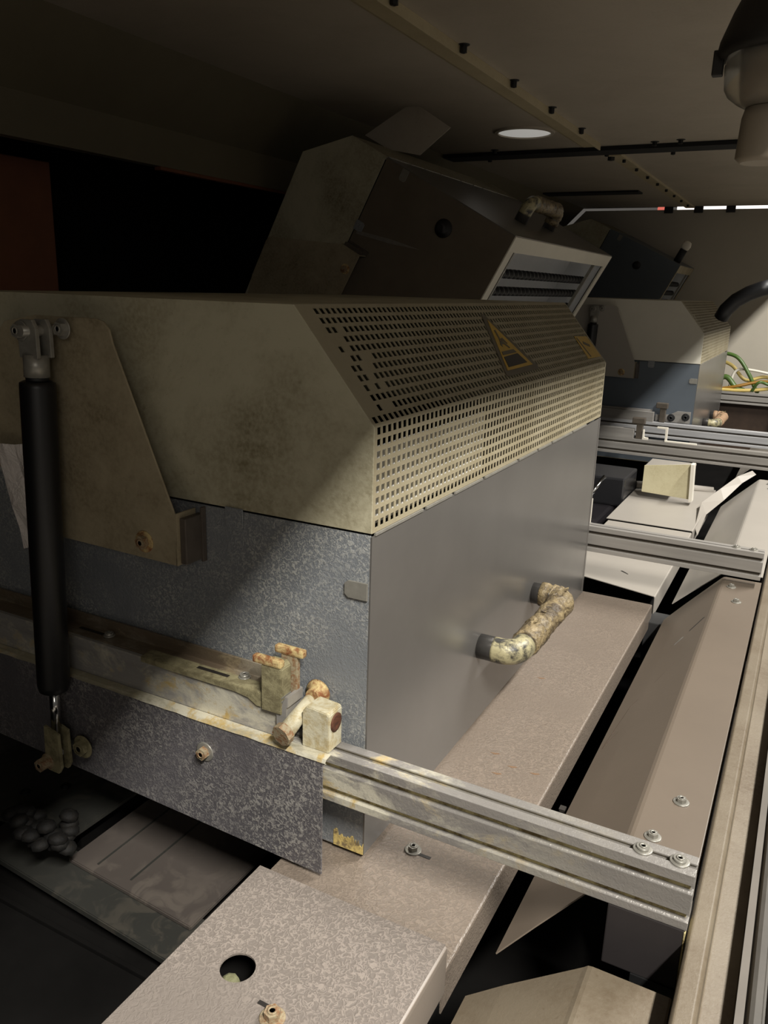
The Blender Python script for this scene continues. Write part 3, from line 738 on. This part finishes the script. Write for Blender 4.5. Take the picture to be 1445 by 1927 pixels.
# angled trays along the right side
def right_tray(y0, y1, label, mat, cn=.10, cf=.12, ztop=.74, screws=(), slope_w=.15, zlow=.60):
    xr, xc = -.0375, -.150; xl = xc-slope_w
    t = thing('guide_tray', (-.12, (y0+y1)/2, zlow), label, 'tray', 'folded guide trays')
    # near and far ends of the sloping face are cut back
    m = MB(); gr = []
    n = 10
    for i in range(n+1):
        f = i/n
        def Y(x):
            k = max(0, (xc-x)/slope_w)
            return (y0-cn*k)*(1-f)+(y1-cf*k)*f
        row = [(xl, Y(xl), zlow), (xl+.05, Y(xl+.05), zlow+(ztop-zlow)*.345), (xc-.006, Y(xc-.006), ztop-.005), (xc, Y(xc), ztop-.0012), (xc+.006, Y(xc+.006), ztop),
               (xr-.004, Y(xr), ztop), (xr-.001, Y(xr), ztop-.001), (xr, Y(xr), ztop-.004), (xr, Y(xr), ztop-.03)]
        gr.append(row)
    obj('sheet', m.sheet(gr), mat, t, thick=.0022)
    for (x, y) in screws: hexbolt(t, (x, y, ztop), (0, 0, 1), .0085, .009, .014, GALV)
    for q in (y0+.10, y1-.2): obj('support', MB().box(-.14, -.045, q, q+.04, .40, ztop-.004), DARK, t)
    return t
rt = right_tray(1.10, 2.66, 'long angled beige tray at right with sloping left face and engraved rectangle', tray_paint('right_tray_paint', (108, 97, 85)), cn=.10, cf=.12,
                screws=((-.120, 2.567), (-.095, 2.439), (-.089, 1.340), (-.116, 1.217)))
def onslope(k, y, lift=.0006):   # k 0 at crease .. 1 at lower edge
    return (-.150-.15*k+lift*-.68, y, .74-.14*k+lift*.73+.0002)
def strip(k0, ya, k1, yb, w=.0018):
    A = Vector(onslope(k0, ya)); B = Vector(onslope(k1, yb)); d_ = (B-A).normalized(); nn = Vector((-.68, 0, .73)); s_ = d_.cross(nn)*w/2
    m.face([A-s_, B-s_, B+s_, A+s_])
m = MB()
cs = [(.42, 1.98), (.42, 1.93-.02), (.86, 1.72), (.86, 1.66)]
strip(.33, 2.02, .33, 1.90, .003); strip(.33, 2.02, .80, 1.84, .0014); strip(.80, 1.84, .93, 1.66, .002); strip(.33, 1.90, .93, 1.66, .0014)
obj('engraving', m, plain('engraved_line', (84, 68, 54), .6), rt, thick=.0003)
m = MB(); strip(.10, 2.30, .42, 2.20, .007); obj('slot', m, BLK, rt, thick=.0004)
m = MB(); strip(.36, 2.215, .48, 2.18, .008); obj('slot_edge', m, CHROME, rt, thick=.0004)
right_tray(2.72, 4.30, 'pale angled tray at right between the second and third rails', TRAYB, cn=.02, cf=.10, screws=((-.09, 4.1), (-.10, 4.2)))
right_tray(4.95, 6.4, 'pale angled tray at far right beyond the third rail', TRAYB, cn=.02, cf=.10)
right_tray(.15, .945, 'stained brownish angled tray at the bottom right in front of the nearest rail', TRAYG, cn=.0, cf=.06, ztop=.70, zlow=.62, slope_w=.155)
# dark cross member seen in the gap between trays
cmb = tag(obj('cross_member', MB().box(-.36, -.27, 2.56, 2.66, .40, .575, .004), plain('dark_blue_steel', (66, 66, 66), .5, .3)), 'dark steel cross member in the black gap under the second rail', 'beam')
tag(obj('small_bracket', MB().prism([(-.30, .52), (-.285, .52), (-.31, .585), (-.322, .585)], 'y', 1.43, 1.445).box(-.30, -.285, 1.43, 1.445, .40, .52), plain('dark_bracket', (60, 56, 52), .5, .3)), 'small dark bracket in the black gap between the middle and right trays', 'bracket')

# leaning plate under the third rail and things around
lp2 = thing('leaning_plate', (-.55, 4.0, .67), 'stained cream plate with white right edge under the third rail', 'plate')
obj('plate', MB().prism([(-.655, .668), (-.424, .66), (-.440, .83), (-.655, .80)], 'y', 4.0, 4.006), beige_paint('cream_plate', (206, 198, 164), (150, 132, 84), .6), lp2)
obj('white_edge', MB().prism([(-.430, .655), (-.415, .655), (-.425, .835), (-.440, .835)], 'y', 3.97, 4.03), WHITE, lp2)
obj('upper_arm', MB().box(-.652, -.44, 4.006, 4.2, .79, .80), TRAYB, lp2)
cr = thing('machine_case', (-.95, 3.6, .40), 'dark glossy machine case seen under the third rail beside the hood edge', 'machine')
obj('case_body', MB().box(-1.2, -.76, 3.3, 4.2, .40, .60, .02), plain('dark_gloss_case', (30, 28, 30), .25, 0, .1, 4), cr)
obj('upper_body', MB().box(-1.15, -.72, 3.9, 4.2, .60, .74, .01), plain('dark_gloss_upper', (36, 36, 38), .3, 0, .1, 4), cr)
obj('chrome_bar', MB().cyl((-.86, 3.80, .66), (-.82, 3.90, .74), .010), CHROME, cr)
obj('red_part', MB().box(-.93, -.89, 3.86, 3.89, .66, .70, .006), plain('dull_red', (130, 74, 56), .6), cr)
obj('support', MB().box(-.745, -.725, 2.66, 2.70, .40, .62), DARK, cr)
ws = thing('angle_strip', (-.585, 2.648, .853), 'small white upright strip with a hole behind the second rail at the hood edge', 'strip')
obj('strip', MB().box(-.605, -.588, 2.650, 2.654, .80, .935, .001), WHITE, ws)
obj('hole', MB().cyl((-.5965, 2.6495, .90), (-.5965, 2.6485, .90), .004), BLK, ws)
obj('foot', MB().box(-.605, -.588, 2.645, 2.654, .80, .806), WHITE, ws)

# clamps and brackets on the far rails
def far_latch(x, y, z, label):
    t = thing('rail_latch', (x, y, z), label, 'latch', 'latches on the far rails')
    obj('post', MB().box(x-.016, x+.016, y-.015, y+.015, z, z+.10, .003), DULL, t)
    obj('head', MB().box(x-.04, x+.025, y-.02, y+.02, z+.08, z+.112, .004), DULL, t)
    return t
far_latch(-.735, 4.90, .888, 'upright dark latch on the brightest far rail before the blue-grey box')
far_latch(-.765, 4.385, .863, 'small T-shaped latch on the third rail, nearer than the blue-grey box')
tag(obj('far_slide_bar', MB().box(-1.55, -.78, 4.862, 4.90, .888, .945, .002).box(-1.55, -.80, 4.90, 4.935, .93, .952, .002), ALU), 'grey slide bar lying on the brightest far rail', 'bar')
tag(obj('far_slide_bar', MB().box(-1.55, -.79, 4.362, 4.395, .863, .915, .002), ALU), 'grey slide bar lying on the third rail below the far hood', 'bar')
wb = thing('white_bracket', (-.66, 4.4, .863), 'white hooked bracket standing on the third rail', 'bracket')
obj('hook', MB().prism([(-.745, .863), (-.745, .915), (-.738, .915), (-.738, .874), (-.715, .874), (-.715, .863)], 'y', 4.365, 4.385, .001), WHITE, wb)
obj('upright', MB().prism([(-.63, .868), (-.63, .93), (-.675, .93), (-.675, .938), (-.62, .938), (-.62, .868)], 'y', 4.365, 4.385, .001), WHITE, wb)
obj('foot_strip', MB().box(-.63, -.47, 4.362, 4.380, .863, .870, .001), WHITE, wb)
bb = thing('bearing_bracket', (-.63, 4.93, .888), 'grey bearing bracket with two dark bolts at the foot of the far hood', 'bracket')
obj('plate', MB().prism([(-.78, .888), (-.585, .888), (-.585, .955), (-.66, .955), (-.70, .93), (-.78, .925)], 'y', 4.925, 4.94, .001), ALU, bb)
for x, z in ((-.69, .915), (-.61, .925)): hexbolt(bb, (x, 4.925, z), (0, -1, 0), .018, .016, .022, BLACK)

# ================================================================== RIGHT BACK: cables, hose, panels
def cable(pts, r, mat, label):
    P = [Vector(p) for p in pts]; out = []
    Q = [P[0]*2-P[1]]+P+[P[-1]*2-P[-2]]
    for i in range(1, len(Q)-2):
        for k in range(8):
            t_ = k/8; a, b, c, d_ = Q[i-1], Q[i], Q[i+1], Q[i+2]
            out.append(.5*((2*b)+(-a+c)*t_+(2*a-5*b+4*c-d_)*t_*t_+(-a+3*b-3*c+d_)*t_**3))
    out.append(P[-1]); return tag(obj('cable', MB().tube(out, r, 10), mat), label, 'cable', 'cables on the far rail')
cable([(-.66, 6.75, 1.20), (-.52, 6.72, 1.17), (-.42, 6.7, 1.05), (-.36, 6.7, .94), (-.34, 6.68, .925)], .014, GREEN, 'green cable arching highest beside the far hood')
cable([(-.66, 6.8, 1.14), (-.55, 6.78, 1.10), (-.44, 6.76, 1.00), (-.30, 6.78, 1.03), (-.10, 6.78, .96)], .013, YELC, 'pale yellow cable arching right below the highest green cable')
cable([(-.68, 6.7, .96), (-.58, 6.7, 1.02), (-.50, 6.68, .95), (-.44, 6.7, .925)], .020, GREEN, 'green cable bunched low against the side of the far hood')
cable([(-.60, 6.67, .93), (-.48, 6.67, .96), (-.33, 6.70, 1.0), (-.12, 6.70, 1.01)], .012, OCHRE, 'ochre cable climbing right over the farthest rail')
cable([(-.62, 6.66, .925), (-.46, 6.65, .93), (-.30, 6.66, .95), (-.10, 6.66, 1.0)], .013, YELC, 'pale yellow cable lying lowest on the farthest rail')
cable([(-.38, 6.64, .93), (-.34, 6.62, 1.0), (-.28, 6.64, .99), (-.14, 6.62, .935)], .011, GREEN, 'thin green cable crossing over the yellow ones at far right')
cable([(-.55, 6.74, .93), (-.52, 6.74, 1.06), (-.42, 6.74, 1.08), (-.12, 6.76, 1.03)], .010, WHITE, 'thin white cable behind the green and yellow ones')
tag(obj('white_connector', MB().box(-.655, -.615, 6.60, 6.64, .918, 1.00, .006), WHITE), 'small white connector block at the left end of the far cables', 'connector')
hs = thing('black_hose', (-.3, 4.4, 1.5), 'thick black hose with pale end curving in at the right edge above the far hood', 'hose')
hp = [(-.445, 4.45, 1.505), (-.425, 4.43, 1.545), (-.385, 4.42, 1.59), (-.33, 4.41, 1.625), (-.275, 4.40, 1.648), (-.235, 4.40, 1.66)]
obj('hose', MB().tube(hp, .036, 18), plain('matt_black_hose', (9, 9, 12), .5, 0, .1, 20), hs)
obj('pale_cuff', MB().tube([(-.238, 4.40, 1.659), (-.15, 4.39, 1.685), (.03, 4.38, 1.72)], .038, 18), BEIGE_CLEAN, hs)
# taped joint on the raised hood
# white knob lever on the farthest raised hood
lv = extra(rf, 'lever', MB().cyl((X0+.0, Y0+.46, Z0+.07), (X0+.10, Y0+.46, Z0+.07), .028), BLACK)
extra(rf, 'lever_knob', MB().lathe((X0+.10, Y0+.46, Z0+.07), (1, 0, 0), [(0, .02), (.01, .032), (.035, .036), (.06, .026), (.066, .01)], 16), WHITE, lv)
tag(obj('brown_skirt', MB().box(-.95, -.05, 6.70, 6.71, .40, .825, .001), plain('dark_brown_sheet', (74, 58, 46), .5, .1, .5, 6)), 'dark brown sheet standing below the farthest rail behind the far hood handle', 'sheet')
cs_ = [[(-.352, 3.62, .63), (-.335, 3.60, .60)], [(-.37, 3.95, .665), (-.34, 3.93, .615)], [(-.31, 4.15, .70), (-.285, 4.10, .655)], [(-.25, 4.28, .745), (-.225, 4.27, .715)], [(-.19, 4.33, .772), (-.17, 4.33, .755)]]
tag(obj('curled_sheet', MB().sheet(cs_), TRAYB, thick=.002), 'narrow pale curled sheet leaning on the angled tray between second and third rails', 'sheet')
# posts that carry the farthest rail area
tag(obj('rail_post', MB().box(-.20, -.17, 6.64, 6.68, .40, .83, .002), ALU), 'slim aluminium post under the farthest rail at far right', 'post')

for o in bpy.data.objects:
    if '_o' in o: del o['_o']
    if o.name.startswith('camera') or o.type == 'LIGHT': continue
